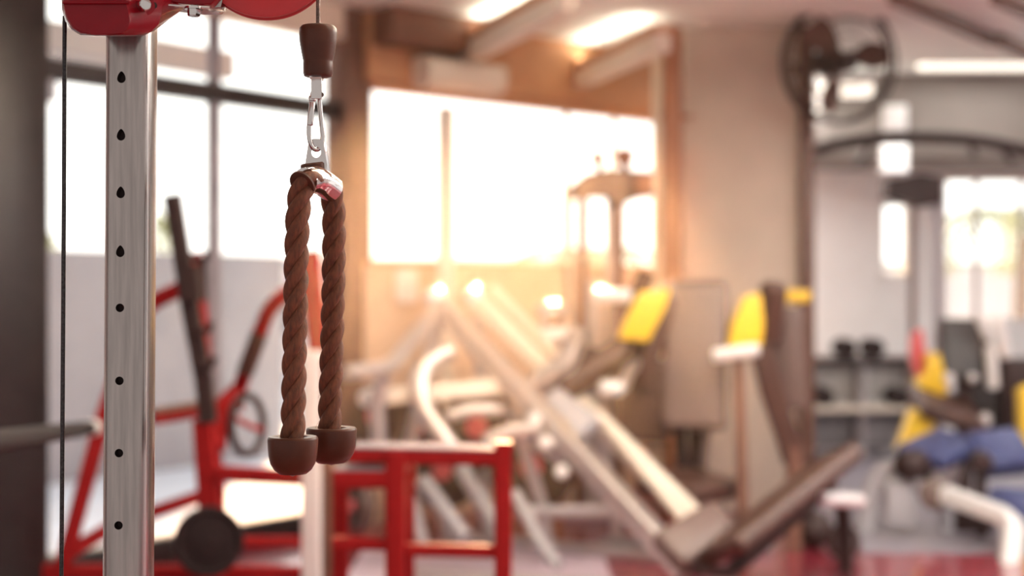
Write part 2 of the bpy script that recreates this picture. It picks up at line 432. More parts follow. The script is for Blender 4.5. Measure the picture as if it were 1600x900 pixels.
# hollow square post with bored holes
ux0, ux1, uy0, uy1 = -.5400, -.4800, 1.868, 1.934
bm = bar([((ux0+ux1)/2, (uy0+uy1)/2, .03), ((ux0+ux1)/2, (uy0+uy1)/2, 1.70)], ux1-ux0, uy1-uy0, .019, up=(0, -1, 0))
me = bpy.data.meshes.new('a'); bmesh.ops.recalc_face_normals(bm, faces=bm.faces); bm.to_mesh(me); bm.free(); ta = bpy.data.objects.new('a', me); C.collection.objects.link(ta)
holes = [(123, 1), (213, 1), (303, 1), (395, 1), (481, 0), (595, 0), (708, 0), (821, 0)]+[(821+113*k, 0) for k in range(1, 7)]
cut = bmesh.new(); XH = (187.5-800)/F*1.868
for py, tear in holes:
    z = P(0, py, 1.868).z; r = .0056; pts = []
    for k in range(20):
        a = 2*math.pi*k/20; x, y = r*math.cos(a), r*math.sin(a)
        if tear and y > 0: y *= 1.75; x *= (1-.35*(y/(1.75*r))**2)
        pts.append(V(XH+x, 1.85, z+y))
    b2 = prism(pts, (0, .05, 0)); cut = join(cut, b2)
bmesh.ops.recalc_face_normals(cut, faces=cut.faces)
mb = bpy.data.meshes.new('b'); cut.to_mesh(mb); cut.free(); tb = bpy.data.objects.new('b', mb); C.collection.objects.link(tb)
md = ta.modifiers.new('x', 'BOOLEAN'); md.object = tb; md.operation = 'DIFFERENCE'; md.solver = 'EXACT'
dg = bpy.context.evaluated_depsgraph_get(); ev = ta.evaluated_get(dg); bm = bmesh.new(); bm.from_mesh(ev.to_mesh())
bpy.data.objects.remove(ta); bpy.data.objects.remove(tb)
obj('upright', lean(bm), 'chrome', root)
bm = bmesh.new()
parts = [lean(box(XH-.009, XH+.009, 1.884, 1.888, P(0, py, 1.868).z-.012, P(0, py, 1.868).z+.014)) for py, _ in holes]
for k, b2 in enumerate(parts): obj('hole_shade', b2, 'dark', root)  # dark plates put the inner shade of the post into the holes
obj('base_plate', box(-.62, -.40, 1.72, 2.10, 0, .03, .006), 'red', root)
# red head: the casing is lofted from its front outline to its back outline
def outl(pts, Y): return [P(a, b, Y) for a, b in pts]
fr_ = [(99, -80), (98, 0), (99, 14), (104, 30), (113, 44), (127, 52), (150, 54.5), (180, 54.5), (196, 53), (203, 46), (206, 34), (203, 18), (200, 6), (200, -80)]
mid = [(97, -82), (96, 0), (97, 16), (102, 33), (112, 47), (126, 55), (150, 57), (195, 57), (222, 56), (236, 50), (248, 38), (252, 22), (254, 5), (255, -82)]
bk_ = [(97, -82), (97, 0), (98, 15), (103, 32), (113, 46), (127, 54), (152, 56), (205, 56), (228, 55), (245, 46), (266, 29), (284, 16), (296, 6), (300, -82)]
obj('head_casing', loft([outl([(x+1.5 if x < 150 else x-3, y-2) for x, y in fr_], 1.797), outl(fr_, 1.80), outl(mid, 1.84), outl(bk_, 1.90), outl(bk_, 1.955)]), 'redhead', root)
obj('head_lip', bar([P(99, 4, 1.795), P(202, 4, 1.795)], .006, .004, .0015), 'redhead', root)
b0 = P(223, 9, 1.80); b1 = P(231, 11, 1.80)
ax = V(.55, -.8, -.05).normalized()
bolt = obj('bolt', join(lathe([(0, .014), (.007, .013), (.009, .010), (.009, -.03)], P(222, 8, 1.815), ax, 24)), 'polished', root)
obj('washer', lathe([(.0125, .0), (.0125, .003), (.0085, .003)], P(226, 9, 1.822), ax, 24), 'redhead', bolt)
obj('pin', lathe([(0, .012), (.004, .012), (.0045, .010), (.0045, -.02)], P(236, 10, 1.84), ax, 16), 'dark', root)
obj('arm', join(prism([P(240, -10, 1.86), P(262, 3, 1.86), P(300, 7, 1.86), P(330, 7.5, 1.86), P(345, -10, 1.86)], (0, .07, 0), .002)), 'redhead', root)
obj('arm_rim', bar([P(262, 8, 1.855), P(328, 12, 1.855)], .004, .003, .001), 'polished', root)
c0 = P(303, 10, 1.86)
obj('nut', join(lathe([(.012, .0), (.012, .003)], c0-Z*.004, (0, 0, 1), 24), lathe([(.0075, -.0), (.0085, .002), (.0085, .011)], c0-Z*.013, (0, 0, 1), 6)), 'polished', root)
obj('bracket_plate', prism([P(322, 13, 1.88), P(345, 12, 1.88), P(352, -20, 1.88), P(322, -20, 1.88)], (0, .03, 0), .001), 'chrome', root)
pc = P(415, -79, 1.90); pax = V(.10, -1, .02).normalized(); k = 1.9/F
pul = obj('pulley', lathe([(.0, .016), (.018, .016), (.022, .012), (88*k, .011), (103*k, .0135), (109*k, .0115), (109*k, .008), (96*k, .003), (85*k, 0), (96*k, -.003), (109*k, -.008), (109*k, -.0115), (103*k, -.0135), (.03, -.011), (0, -.011)], pc, pax, 72), 'redplastic', root)
obj('axle_bolt', lathe([(0, .026), (.009, .025), (.011, .022), (.011, .012)], pc, pax, 6), 'polished', pul)
obj('pulley_yoke', bar([P(345, -16, 1.88), P(415, -79, 1.873)], .03, .006, .002, up=(0, -1, 0)), 'redhead', root)
obj('cable', tube([P(101, 25, 1.88), P(100, 300, 1.88), P(96, 900, 1.88), P(94, 1500, 1.88), P(93, 1960, 1.88)], .0029, 12), 'steelcable', root, 'black steel cable hanging down from the red head')
obj('cable', tube([P(496, -80, 1.90), P(497, 0, 1.90), P(497, 42, 1.90)], .0028, 12), 'browncable', root, 'bronze cable running from the pulley to the rubber stopper')
CS = P(497, 0, 1.90)
def zz(py): return P(0, py, 1.90).z
st = obj('cable_stopper', lathe([(0, zz(36)), (.004, zz(36.5)), (.013, zz(39)), (.022, zz(41)), (.0248, zz(45)), (.0252, zz(52)), (.0245, zz(66)), (.0225, zz(80)), (.0205, zz(92)), (.0195, zz(96.5)), (.0197, zz(98)), (.0197, zz(115)), (.0185, zz(119)), (.015, zz(120.5)), (0, zz(121))], (CS.x, 1.90, 0), (0, 0, 1), 48), 'rubber', root)
obj('clevis', join(boxf(P(494.5, 137, 1.888), V(1,0,0), V(0,1,0), Z, .014, .003, .030, .001), boxf(P(494.5, 137, 1.911), V(1,0,0), V(0,1,0), Z, .014, .003, .030, .001), cyl(P(494.5, 145, 1.885), P(494.5, 145, 1.914), .0042), boxf(P(494.5, 122, 1.90), V(1,0,0), V(0,1,0), Z, .016, .025, .004, .001)), 'polished', root)

# snap hook
cb = thing('carabiner', 'chrome snap hook linking the rubber stopper and the rope', 'carabiner', P(494, 237, 1.90))
loop = smooth_path([P(494, 139, 1.90), P(489, 145, 1.897), P(487, 160, 1.896), P(483.5, 190, 1.895), P(483, 212, 1.895), P(487, 228, 1.897), P(494, 234, 1.90), P(500.5, 229, 1.903), P(504, 214, 1.905), P(502, 190, 1.904), P(499.5, 160, 1.903), P(498.5, 146, 1.902), P(494, 139, 1.90)], 6)[:-1]
obj('hook', tube(loop, .0032, 12, closed=True), 'polished', cb)
obj('gate', cyl(P(488, 160, 1.893), P(484.3, 196, 1.892), .0040, 16, .001), 'polished', cb)
obj('gate_collar', cyl(P(488.5, 150, 1.894), P(487.8, 158, 1.894), .0050, 16, .001), 'polished', cb)
obj('spring_pin', cyl(P(502, 148, 1.890), P(502, 148, 1.912), .0034, 12), 'browncable', cb)

# rope attachment
rp = thing('tricep_rope', 'brown twisted rope with two rubber end stops hanging from the snap hook', 'rope', P(490, 740, 1.90))
# hanger: tapering plate with a hole, bent round the rope as a sleeve
yo, yf = 1.905, 1.885
plate = bmesh.new()
def plate_shape(Y, dx):
    o_ = [(480, 222), (476.5, 245), (474, 270), (476, 292), (518, 297), (514, 278), (510, 252), (506, 222), (500, 218), (487, 217)]
    return [P(a+dx, b, Y) for a, b in o_]
ring = [(494+7.5*math.cos(t), 238+8.5*math.sin(t)) for t in [2*math.pi*k/24 for k in range(24)]]
def holed(outer, hole, Y, th):
    bm = bmesh.new(); n = len(hole)
    def closest(h):
        a = math.atan2(h[1]-238, h[0]-494); best = None
        for i in range(len(outer)):
            x1, y1 = outer[i]; x2, y2 = outer[(i+1) % len(outer)]
            dx, dy = math.cos(a), math.sin(a); ex, ey = x2-x1, y2-y1; den = dx*ey-dy*ex
            if abs(den) < 1e-9: continue
            t = ((x1-494)*ey-(y1-238)*ex)/den; u = ((x1-494)*dy-(y1-238)*dx)/den
            if t > 0 and -1e-6 <= u <= 1+1e-6 and (best is None or t < best): best = t
        return (494+math.cos(a)*best, 238+math.sin(a)*best)
    O = [closest(h) for h in hole]; L = []
    for yy in (Y, Y+th): L.append(([bm.verts.new(P(*p, yy)) for p in hole], [bm.verts.new(P(*p, yy)) for p in O]))
    for k in range(n):
        k2 = (k+1) % n
        bm.faces.new((L[0][0][k], L[0][0][k2], L[0][1][k2], L[0][1][k])); bm.faces.new((L[1][0][k2], L[1][0][k], L[1][1][k], L[1][1][k2]))
        bm.faces.new((L[0][0][k2], L[0][0][k], L[1][0][k], L[1][0][k2])); bm.faces.new((L[0][1][k], L[0][1][k2], L[1][1][k2], L[1][1][k]))
    return bm
outer = [(482, 222), (478.5, 245), (475, 268), (513, 268), (509, 245), (505.5, 222), (500, 217), (488, 217)]
hang = obj('hanger', join(holed(outer, ring, 1.899, .004)), 'polished', rp)
obj('side_plate', prism([P(506, 222, 1.900), P(509.5, 222, 1.905), P(515, 272, 1.915), P(524, 296, 1.925), P(508, 298, 1.918), P(506, 268, 1.905)], (0, .003, 0), .0006), 'polished', hang)
obj('sleeve_liner', lathe([(.0145, -.010), (.0168, -.008), (.0168, .020), (.0145, .022)], P(490, 266, 1.905), V(.12, .1, -1), 24), 'rubber', rp)
sl_a, sl_b = P(478, 282, 1.865), P(527, 297, 1.928)
obj('sleeve', tube(smooth_path([P(477, 283, 1.868), P(489, 281, 1.886), P(503, 285, 1.905), P(519, 297, 1.924)], 6), .0178, 24), 'polished', rp)
obj('sleeve_rim', lathe([(.0158, 0), (.0185, .001), (.0185, .004), (.0158, .005)], P(474, 286, 1.862), V(-.45, -.75, -.55), 28), 'rubber', rp)
path = smooth_path([P(457, 695, 1.848), P(458.5, 640, 1.849), P(460, 560, 1.852), P(462, 470, 1.855), P(463.5, 390, 1.858), P(466, 330, 1.860), P(470, 302, 1.861), P(479, 284, 1.866), P(492, 279, 1.888), P(506, 284, 1.908), P(517, 300, 1.926), P(521, 325, 1.932), P(522, 380, 1.934), P(520.5, 470, 1.934), P(518, 560, 1.934), P(515.5, 640, 1.934), P(515, 682, 1.934)], 14)
def rope_bm(path, R=.0155, lay=.094):
    acc = [0]
    for a, b in zip(path, path[1:]): acc.append(acc[-1]+(b-a).length)
    n = int(acc[-1]/.0022); q = []; j = 0
    for i in range(n+1):
        s = acc[-1]*i/n
        while j < len(acc)-2 and acc[j+1] < s: j += 1
        t = (s-acc[j])/max(1e-9, acc[j+1]-acc[j]); q.append(path[j].lerp(path[j+1], t))
    u = V(0, -1, 0); fr = []
    for i in range(n+1):
        t = (q[min(n, i+1)]-q[max(0, i-1)]).normalized(); u = (u-u.dot(t)*t).normalized(); fr.append((t, u.copy(), t.cross(u)))
    out = bmesh.new()
    for sidx in range(3):
        pts = []
        for i in range(n+1):
            a = 2*math.pi*(acc[-1]*i/n/lay)+sidx*2*math.pi/3
            pts.append(q[i]+(fr[i][1]*math.cos(a)+fr[i][2]*math.sin(a))*R*.50)
        out = join(out, tube(pts, R*.565, 12))
    # stray fibres
    for _ in range(70):
        i = random.randrange(6, n-6); a = random.uniform(0, 6.28); d = (fr[i][1]*math.cos(a)+fr[i][2]*math.sin(a))
        p = q[i]+d*R*.9; t = fr[i][0]*random.choice((-1, 1)); L = random.uniform(.004, .011)
        out = join(out, tube([p, p+d*L*.4+t*L*.5, p+d*L*.55+t*L], .00016, 4))
    return out
obj('rope', rope_bm(path), 'rope', rp)
def stop(cx, top, bot, Y):
    h = (bot-top)*Y/F; r = 39.5*Y/F; p = P(cx, bot, Y)
    pr = [(0, 0), (.30*r, .004*h/.06), (.55*r, .07*h), (.74*r, .17*h), (.88*r, .32*h), (.955*r, .52*h), (.985*r, .75*h), (r, .93*h), (.985*r, .97*h), (.94*r, h), (.60*r, h), (.56*r, .985*h), (.50*r, .94*h), (0, .94*h)]
    return lathe(pr, p, (0, 0, 1), 56)
obj('end_stop', stop(457.5, 682, 744.5, 1.848), 'rubber', rp)
obj('end_stop', stop(518, 668, 727, 1.934), 'rubber', rp)

# ------------------------------------------------------------------ red bench station at the left
YB = 5.5
bs = thing('bench_press_station', 'red steel bench station with dark notched upright behind the steel post', 'gym machine', (-1.2, YB, 0))
def fl(p): return V(p.x, p.y, 0)
def rtube(nm, pts, w, m='red', lab=None, par=bs, r=.008): return obj(nm, bar(pts, w, w, r), m, par, lab)
rtube('upright', [P(269, 305, 5.4), P(297, 480, 5.4), P(318, 590, 5.4), P(326, 660, 5.4)], .062, 'dark', 'dark notched upright')
rtube('upright', [P(302, 395, 5.6), P(308, 440, 5.6), P(320, 590, 5.6), P(340, 760, 5.6), fl(P(342, 900, 5.6))], .055, 'red')
rtube('upright', [P(318, 655, 5.42), P(332, 860, 5.42), fl(P(334, 900, 5.42))], .075, 'red')
rtube('bracket', [P(296, 415, 5.35), P(300, 470, 5.35)], .07, 'dark')
for (a, b, c, d) in ((316, 400, 318, 470), ):
    rtube('latch', [P(a, b, 5.5), P(c, d, 5.5)], .03, 'dark')
for (x, y) in ((300, 402), (306, 512), (310, 566)):
    obj('bar_hook', bar([P(x, y, 5.33), P(x+20, y+6, 5.33), P(x+25, y-9, 5.33)], .028, .028, .005), 'dark', bs)
rtube('frame_tube', fillet([P(290, 448, 5.7), P(225, 478, 5.7), P(165, 640, 5.6), P(108, 850, 5.5), P(92, 905, 5.5), fl(P(80, 960, 5.5))], .12), .062)
rtube('frame_tube', [P(110, 862, 5.5), P(180, 820, 5.6), P(340, 766, 5.9)], .05)
rtube('frame_tube', [P(240, 648, 5.5), P(378, 625, 5.7)], .055, 'frameb')  # upper brown tube stands for the lit top of the red bar
rtube('frame_tube', [P(240, 657, 5.45), P(378, 634, 5.65)], .035)
rtube('frame_tube', [P(335, 739, 5.4), P(478, 747, 5.4)], .058)
rtube('base_rail', [P(70, 893, 5.5), P(490, 897, 5.5)], .06)
rtube('base_rail', [P(370, 846, 6.0), P(490, 846, 6.0)], .04)
rtube('frame_tube', [P(372, 610, 5.7), P(345, 640, 5.6), P(338, 700, 5.5)], .06)
obj('press_arm', tube(fillet([P(372, 612, 5.7), P(402, 530, 5.6), P(424, 472, 5.5), P(488, 438, 5.5)], .1), .030, 16), 'red', bs)
obj('grip', tube([P(383, 582, 5.62), P(406, 520, 5.58)], .035, 16), 'darkpad', bs, 'dark rubber grip')
obj('arm_upright', bar([P(484, 392, 5.5), P(490, 470, 5.5), P(498, 548, 5.5)], .075, .06, .01), 'red', bs)
rtube('weight_post', [P(487, 548, 5.1), P(487, 760, 5.1), fl(P(487, 900, 5.1))], .066, 'whitepaint', 'white painted post')
rtube('guide_rail', [P(512, 560, 5.3), fl(P(512, 900, 5.3))], .045, 'frameb')
obj('lever_arm', tube([P(-60, 697, 2.8), P(0, 688, 3.2), P(140, 669, 5.2)], .0265, 20), 'mattblack', bs, 'dark grey lever bar')
obj('lever_tip', cyl(P(138, 669.3, 5.19), P(148, 668, 5.32), .030, 20, .004), 'pale', bs)
obj('counterweight_arm', bar([P(300, 800, 5.3), P(325, 850, 5.3)], .08, .06), 'dark', bs)
def wplate(name, c, r, ax, t, lab, grp=None, m='blackplate', hubm='red', ringonly=False):
    w = thing(name, lab, 'weight plate', c, grp); c = Vector(c)
    obj('disc', lathe([(.026, -t/2), (r*.5, -t/2), (r*.55, -t*.3), (r*.8, -t*.3), (r*.85, -t/2), (r*.97, -t/2), (r, -t*.35), (r, t*.35), (r*.97, t/2), (r*.85, t/2), (r*.8, t*.3), (r*.55, t*.3), (r*.5, t/2), (.026, t/2), (.026, -t/2)], c, ax, 40), m, w)
    obj('hub', lathe([(.0, -t*.62), (r*.26, -t*.62), (r*.28, -t*.5), (r*.28, t*.5), (r*.26, t*.62), (0, t*.62)], c, ax, 28), hubm, w)
    return w
wplate('weight_plate', P(326, 846, 5.12), .125, V(.35, -1, .05), .05, 'black round weight plate low on the red bench station', hubm='blackplate')
# open ring hand-wheel
hw = thing('hand_wheel', 'thin dark ring wheel hanging beside the red bench station', 'wheel', P(386, 712, 5.6))
ringp = [P(386+25*math.cos(t), 664+46*math.sin(t), 5.6+.09*math.cos(t)) for t in [2*math.pi*k/32 for k in range(32)]]
obj('rim', tube(ringp, .016, 10, closed=True), 'dark', hw)
obj('spoke', tube([P(364, 650, 5.55), P(386, 664, 5.6), P(409, 672, 5.65)], .012, 8), 'red', hw)

# ------------------------------------------------------------------ red square frame in front
YR = 4.25
rf = thing('steel_frame_rack', 'red square-tube rack standing in front of the silver leg press', 'rack', (-.3, YR, 0))
W_ = .052
def rbar(nm, a, b, w=W_, m='red'):
    if 'rail' in nm: w -= .005
    return obj(nm, bar([a, b], w, w, .006, up=(0, -1, 0)), m, rf)
rbar('post', P(786, 690, YR), fl(P(786, 900, YR)))
rbar('post', P(618, 706, YR-.02), fl(P(618, 900, YR-.02)), .058)
rbar('post', P(532, 735, YR+.35), fl(P(532, 900, YR+.35)), .05)
rbar('top_rail', P(545, 711, YR), P(786, 714, YR))
rbar('top_rail', P(522, 748, YR-.02), P(618, 748, YR-.02), .058)
obj('top_lit_face', join(prism([P(548, 698, YR-.025), P(772, 702, YR-.025), P(772, 694, YR+.32), P(560, 690, YR+.32)], (0, 0, -.006))), 'sheet', rf, 'painted lit top of the red rail')
obj('shelf_lit_face', prism([P(522, 733, YR-.045), P(602, 733, YR-.045), P(600, 724, YR+.18), P(530, 724, YR+.18)], (0, 0, -.006)), 'sheet', rf)
rbar('lower_rail', P(618, 858, YR), P(786, 862, YR), .042)
rbar('lower_rail', P(520, 848, YR-.02), P(618, 850, YR-.02), .042)
for s in (0, 1):
    x = 786 if s else 618
    rbar('depth_rail', P(x, 742, YR), V(P(x, 0, YR).x, YR+.5, P(x, 742, YR).z), .045)
    q = V(P(x, 0, YR).x, YR+.5, P(x, 742, YR).z); rbar('post', q, fl(q), .045)

# ------------------------------------------------------------------ silver leg press
lp = thing('leg_press_machine', 'silver leg press with long sloping rails and a dark seat pad', 'gym machine', (.3, 6.6, 0))
def ls(nm, pts, w, m='silver', h=None, lab=None): return obj(nm, bar(pts, w, h or w, .012), m, lp, lab)
def lt(nm, pts, r, m='silver', lab=None): return obj(nm, tube(pts, r, 16), m, lp, lab)
ls('slide_rail', [P(688, 476, 6.9), P(870, 672, 6.5), P(1072, 892, 6.05)], .098, h=.09)
ls('slide_rail', [P(745, 470, 7.5), P(900, 622, 7.1), P(1085, 808, 6.6)], .080, 'cream', h=.08)
lt('guide_rod', [P(770, 450, 7.5), P(905, 590, 7.2)], .022, 'cream')
lt('guide_rod', [P(935, 648, 6.9), P(1070, 812, 6.5)], .030, 'cream')
for p in (P(681, 468, 6.9), P(741, 466, 7.5)):
    obj('end_cap', lathe([(0, .06), (.03, .055), (.048, .035), (.052, 0), (.05, -.05), (0, -.06)], p, V(-.2, -.6, .5), 24), 'whitepaint', lp)
lt('handle_arm', fillet([P(684, 482, 6.85), P(610, 575, 6.4), P(540, 583, 6.2)], .10), .036)
lt('handle_arm', fillet([P(602, 584, 6.4), P(588, 625, 6.4), P(592, 690, 6.4)], .06), .036)
lt('curved_arm', smooth_path([P(704, 548, 6.6), P(672, 566, 6.55), P(656, 600, 6.5), P(664, 640, 6.45), P(690, 680, 6.4), P(712, 712, 6.4)]), .046)
ls('cross_tube', [P(578, 621, 6.5), P(800, 603, 6.7)], .072, 'cream', lab='cream cross tube')
obj('end_cap', lathe([(0, .03), (.035, .028), (.045, 0), (.04, -.03), (0, -.03)], P(574, 622, 6.48), V(-.8, -.6, 0), 20), 'whitepaint', lp)
lt('plate_peg', [P(758, 690, 6.5), P(800, 672, 6.5), P(845, 668, 6.5)], .034)
lt('plate_peg', [P(700, 650, 6.6), P(735, 640, 6.6), P(800, 640, 6.7)], .03)
ls('frame_tube', [P(660, 750, 6.6), P(725, 840, 6.4)], .06, 'grey')
ls('frame_tube', [P(720, 730, 6.7), P(792, 850, 6.5)], .06, 'grey')
ls('frame_tube', [P(640, 770, 6.5), P(662, 850, 6.5)], .05, 'grey')
ls('frame_tube', [P(800, 640, 6.8), P(850, 800, 6.8), fl(P(860, 830, 6.8))], .06)
ls('base_rail', [P(812, 800, 6.6), P(1000, 798, 6.9)], .055)
ls('base_rail', [V(-.55, 6.4, .03), V(.75, 6.0, .03)], .06)
ls('base_rail', [V(-.35, 7.4, .03), V(.85, 6.7, .03)], .06)
lt('brace', [P(805, 770, 6.5), P(845, 850, 6.3), P(872, 885, 6.2)], .028, 'grey')
lt('leg', [P(690, 476, 6.9), P(640, 700, 6.9), fl(P(630, 700, 6.9))], .034)
lt('leg', [P(748, 474, 7.5), fl(P(760, 700, 7.5))], .034)
for (x, y, Y) in ((878, 737, 6.4), (852, 692, 6.45), (958, 606, 6.9), (835, 655, 6.5)):  # white discs added as bright out-of-focus highlights on the metal
    obj('knob_or_glint', lathe([(0, .035), (.022, .03), (.032, .012), (.032, -.01), (0, -.02)], P(x, y, Y), V(-.2, -1, .3), 20), 'whitepaint', lp)
obj('seat_pad', slab(P(1120, 868, 5.9), P(1310, 716, 6.3), .38, .085, (-.75, .10, 1), .03), 'darkpad', lp, 'dark brown seat pad')
obj('pad_frame', bar([P(1085, 890, 5.95), P(1140, 895, 6.0), P(1302, 752, 6.4)], .05, .05, .006), 'dark', lp)
obj('seat_block', slab(P(1062, 818, 6.2), P(1110, 868, 6.1), .36, .14, (.3, -.8, .6), .03), 'pad', lp)
obj('carriage', slab(P(838, 640, 6.75), P(905, 690, 6.6), .30, .10, (.2, -1, .5), .02), 'grey', lp)
obj('roller', cyl(P(1282, 780, 6.3), P(1346, 782, 6.5), .032, 20, .012), 'whitepaint', lp, 'white roller')
obj('roller_bracket', bar([P(1316, 785, 6.45), P(1320, 835, 6.5), fl(P(1322, 860, 6.5))], .06, .06), 'dark', lp)
G = 'weight plates on the leg press pegs'
for c, r, ax, lab in ((P(590, 650, 6.75), .16, V(-.5, -1, .1), 'brown weight plate beside the right rubber rope stop'),
                   (P(655, 668, 7.2), .17, V(-.5, -1, .1), 'red-hubbed weight plate between the two curved silver arms'),
                   (P(748, 668, 6.95), .20, V(-.3, -1, .1), 'red-hubbed weight plate under the cream cross tube'),
                   (P(832, 728, 7.0), .22, V(-.3, -1, .1), 'largest brown weight plate, right of the red rack post'),
                   (P(694, 735, 7.5), .20, V(-.3, -1, .1), 'brown weight plate seen through the red rack'),
                   (P(560, 790, 6.3), .10, V(-.9, -.6, .1), 'small dark weight plate behind the red rack, low down')):
    wplate('weight_plate', c, r, ax, .06, lab, G, 'plate', 'pinkred')

# ------------------------------------------------------------------ chest press with yellow shrouds
cp = thing('chest_press_machine', 'chest press with tall brown-grey back pad and two yellow shrouds', 'gym machine', (.95, 7.3, 0))
def cb_(nm, pts, w, m='silver', h=None, lab=None): return obj(nm, bar(pts, w, h or w, .01), m, cp, lab)
YC = 7.1
obj('back_pad', slab(P(1085, 672, YC-.05), P(1089, 440, YC+.12), .315, .12, (-.25, -1, .15), .035, 5), 'pad', cp, 'tall brown-grey back pad')
obj('seat_pad', slab(P(1040, 765, YC-.30), P(1115, 752, YC+.1), .34, .10, (0, -.3, 1), .03), 'darkpad', cp)
cb_('seat_post', [P(1082, 770, YC), fl(P(1082, 780, YC))], .07, 'dark')
cb_('pad_bracket', [P(1062, 665, YC+.1), P(1066, 730, YC+.1)], .06, 'dark')
cb_('pad_bracket', [P(1105, 665, YC+.1), P(1098, 730, YC+.1)], .04, 'pad')
cb_('main_post', [P(1090, 450, YC+.28), fl(P(1090, 800, YC+.28))], .09, 'dark')
def shroud(pts, Y, t, nm='shroud'): return obj(nm, prism([P(a, b, Y) for a, b in pts], (0, t, 0), .012), 'yellow', cp, 'yellow shroud')
shroud([(1001, 455), (1048, 452), (1040, 480), (1014, 534), (966, 530), (978, 500)], YC-.05, .14)
shroud([(1165, 462), (1192, 458), (1196, 500), (1190, 545), (1136, 548), (1146, 505)], YC-.05, .14)
shroud([(1222, 452), (1268, 454), (1266, 472), (1224, 472)], YC+.5, .10)
obj('lever_arm', bar([P(985, 500, YC+.05), P(1005, 440, YC+.2), P(1012, 425, YC+.2)], .08, .06, .01), 'darkpad', cp)
obj('lever_arm', bar([P(1046, 470, YC+.1), P(1010, 560, YC), P(1000, 600, YC)], .09, .08, .01), 'darkpad', cp)
obj('arm_pad', slab(P(872, 612, YC-.1), P(992, 538, YC+.1), .12, .14, (-.4, -.6, .8), .04), 'darkpad', cp)
obj('arm_pad', slab(P(862, 618, YC-.0), P(930, 552, YC+.2), .10, .12, (-.4, -.6, .8), .03), 'plate', cp)
obj('roller_pad', lathe([(0, .16), (.05, .155), (.07, .13), (.07, -.13), (.05, -.155), (0, -.16)], P(1205, 490, YC), V(.05, -.2, 1), 24), 'darkpad', cp)
obj('side_box', slab(P(1004, 690, YC+.1), P(1010, 560, YC+.1), .26, .16, (-.2, -1, 0), .03), 'darkpad', cp)
obj('side_box', slab(P(1236, 640, YC+.2), P(1228, 480, YC+.2), .16, .16, (-.2, -1, 0), .03), 'pad', cp)
obj('lever_arm', bar([P(1188, 540, YC-.05), P(1205, 610, YC-.05), P(1232, 690, YC), P(1240, 720, YC)], .11, .07, .01), 'darkpad', cp)
def handle(a, b, r=.034, lab=None):
    h = obj('handle', cyl(a, b, r, 20, .012), 'whitepaint', cp, lab); return h
handle(P(1114, 556, YC-.2), P(1186, 546, YC-.2), .034, 'white handle')
handle(P(928, 462, YC), P(986, 462, YC), .036, 'white handle')
handle(P(937, 606, YC-.2), P(974, 607, YC-.2), .038, 'white handle')
cb_('handle_post', [P(1154, 556, YC-.15), fl(P(1162, 800, YC-.15))], .052, 'frameb')
cb_('frame_tube', [P(973, 605, YC-.15), P(985, 575, YC-.05), P(1008, 560, YC+.05)], .05)
cb_('frame_tube', [P(930, 640, YC), P(960, 780, YC), fl(P(965, 800, YC))], .05)
cb_('base_rail', [V(.45, YC, .035), V(1.3, YC, .035)], .07, 'grey')
cb_('base_rail', [V(.92, YC-.5, .035), V(.92, YC+.6, .035)], .07, 'grey')
cb_('frame_tube', [P(1240, 700, YC+.0), fl(P(1240, 800, YC+.0))], .07, 'frameb')
# arms at the left joining the leg press
cb_('curved_arm', smooth_path([P(905, 520, YC), P(880, 570, YC-.1), P(830, 610, YC-.1)], 5), .085, 'silver')
rr_ = thing('roller_stand', 'small pale rounded roller stand between leg press and yellow chest press', 'roller', fl(P(862, 500, 7.4)))
obj('roller', cyl(P(842, 490, 7.4), P(880, 486, 7.5), .055, 20, .02), 'silver', rr_)
obj('roller', cyl(P(850, 524, 7.3), P(902, 520, 7.4), .040, 20, .02), 'whitepaint', rr_)
obj('bracket', bar([P(852, 490, 7.42), P(846, 540, 7.42)], .05, .05), 'silver', rr_)
obj('pole', tube([P(868, 500, 7.5), fl(P(868, 700, 7.5))], .04), 'pipe', rr_)

# ------------------------------------------------------------------ tower behind, in front of the window
YT = 8.15
tw = thing('pull_up_tower', 'tan pulley tower silhouetted against the bright middle window', 'gym machine', fl(P(945, 500, YT)))
def tb_(nm, pts, w, m, h=None): return obj(nm, bar(pts, w, h or w, .01), m, tw)
tb_('post', [P(911, 290, YT), fl(P(905, 600, YT))], .055, 'frameb')
tb_('post', [P(968, 290, YT), fl(P(964, 600, YT))], .055, 'frameb')
tb_('guide_rod', [P(930, 440, YT+.05), fl(P(926, 600, YT+.05))], .10, 'silver')
tb_('guide_rod', [P(953, 300, YT+.1), fl(P(953, 600, YT+.1))], .045, 'silver')
tb_('guide_rod', [P(890, 290, YT+.1), fl(P(893, 600, YT+.1))], .03, 'cream')
obj('top_block', prism([P(a, b, YT-.06) for a, b in ((893, 290), (914, 272), (950, 264), (1020, 268), (1020, 306), (988, 308), (968, 326), (948, 304), (916, 304), (895, 312))], (0, .14, 0), .01), 'frameb', tw)
obj('top_block', slab(P(992, 290, YT-.09), P(1020, 290, YT-.09), .12, .06, (0, -1, 0), .01), 'pipe', tw)
obj('pulley', lathe([(0, .03), (.03, .03), (.04, .015), (.034, 0), (.04, -.015), (.03, -.03), (0, -.03)], P(934, 247, YT), V(1, -.3, 0), 24), 'pipe', tw)
tb_('pulley_bracket', [P(934, 248, YT), P(938, 280, YT)], .035, 'pipe')
obj('pulley', lathe([(0, .04), (.035, .04), (.05, .02), (.042, 0), (.05, -.02), (.035, -.04), (0, -.04)], P(976, 245, YT), V(.5, -1, 0), 24), 'pipe', tw)
tb_('pulley_bracket', [P(976, 250, YT), P(976, 280, YT)], .055, 'frameb')
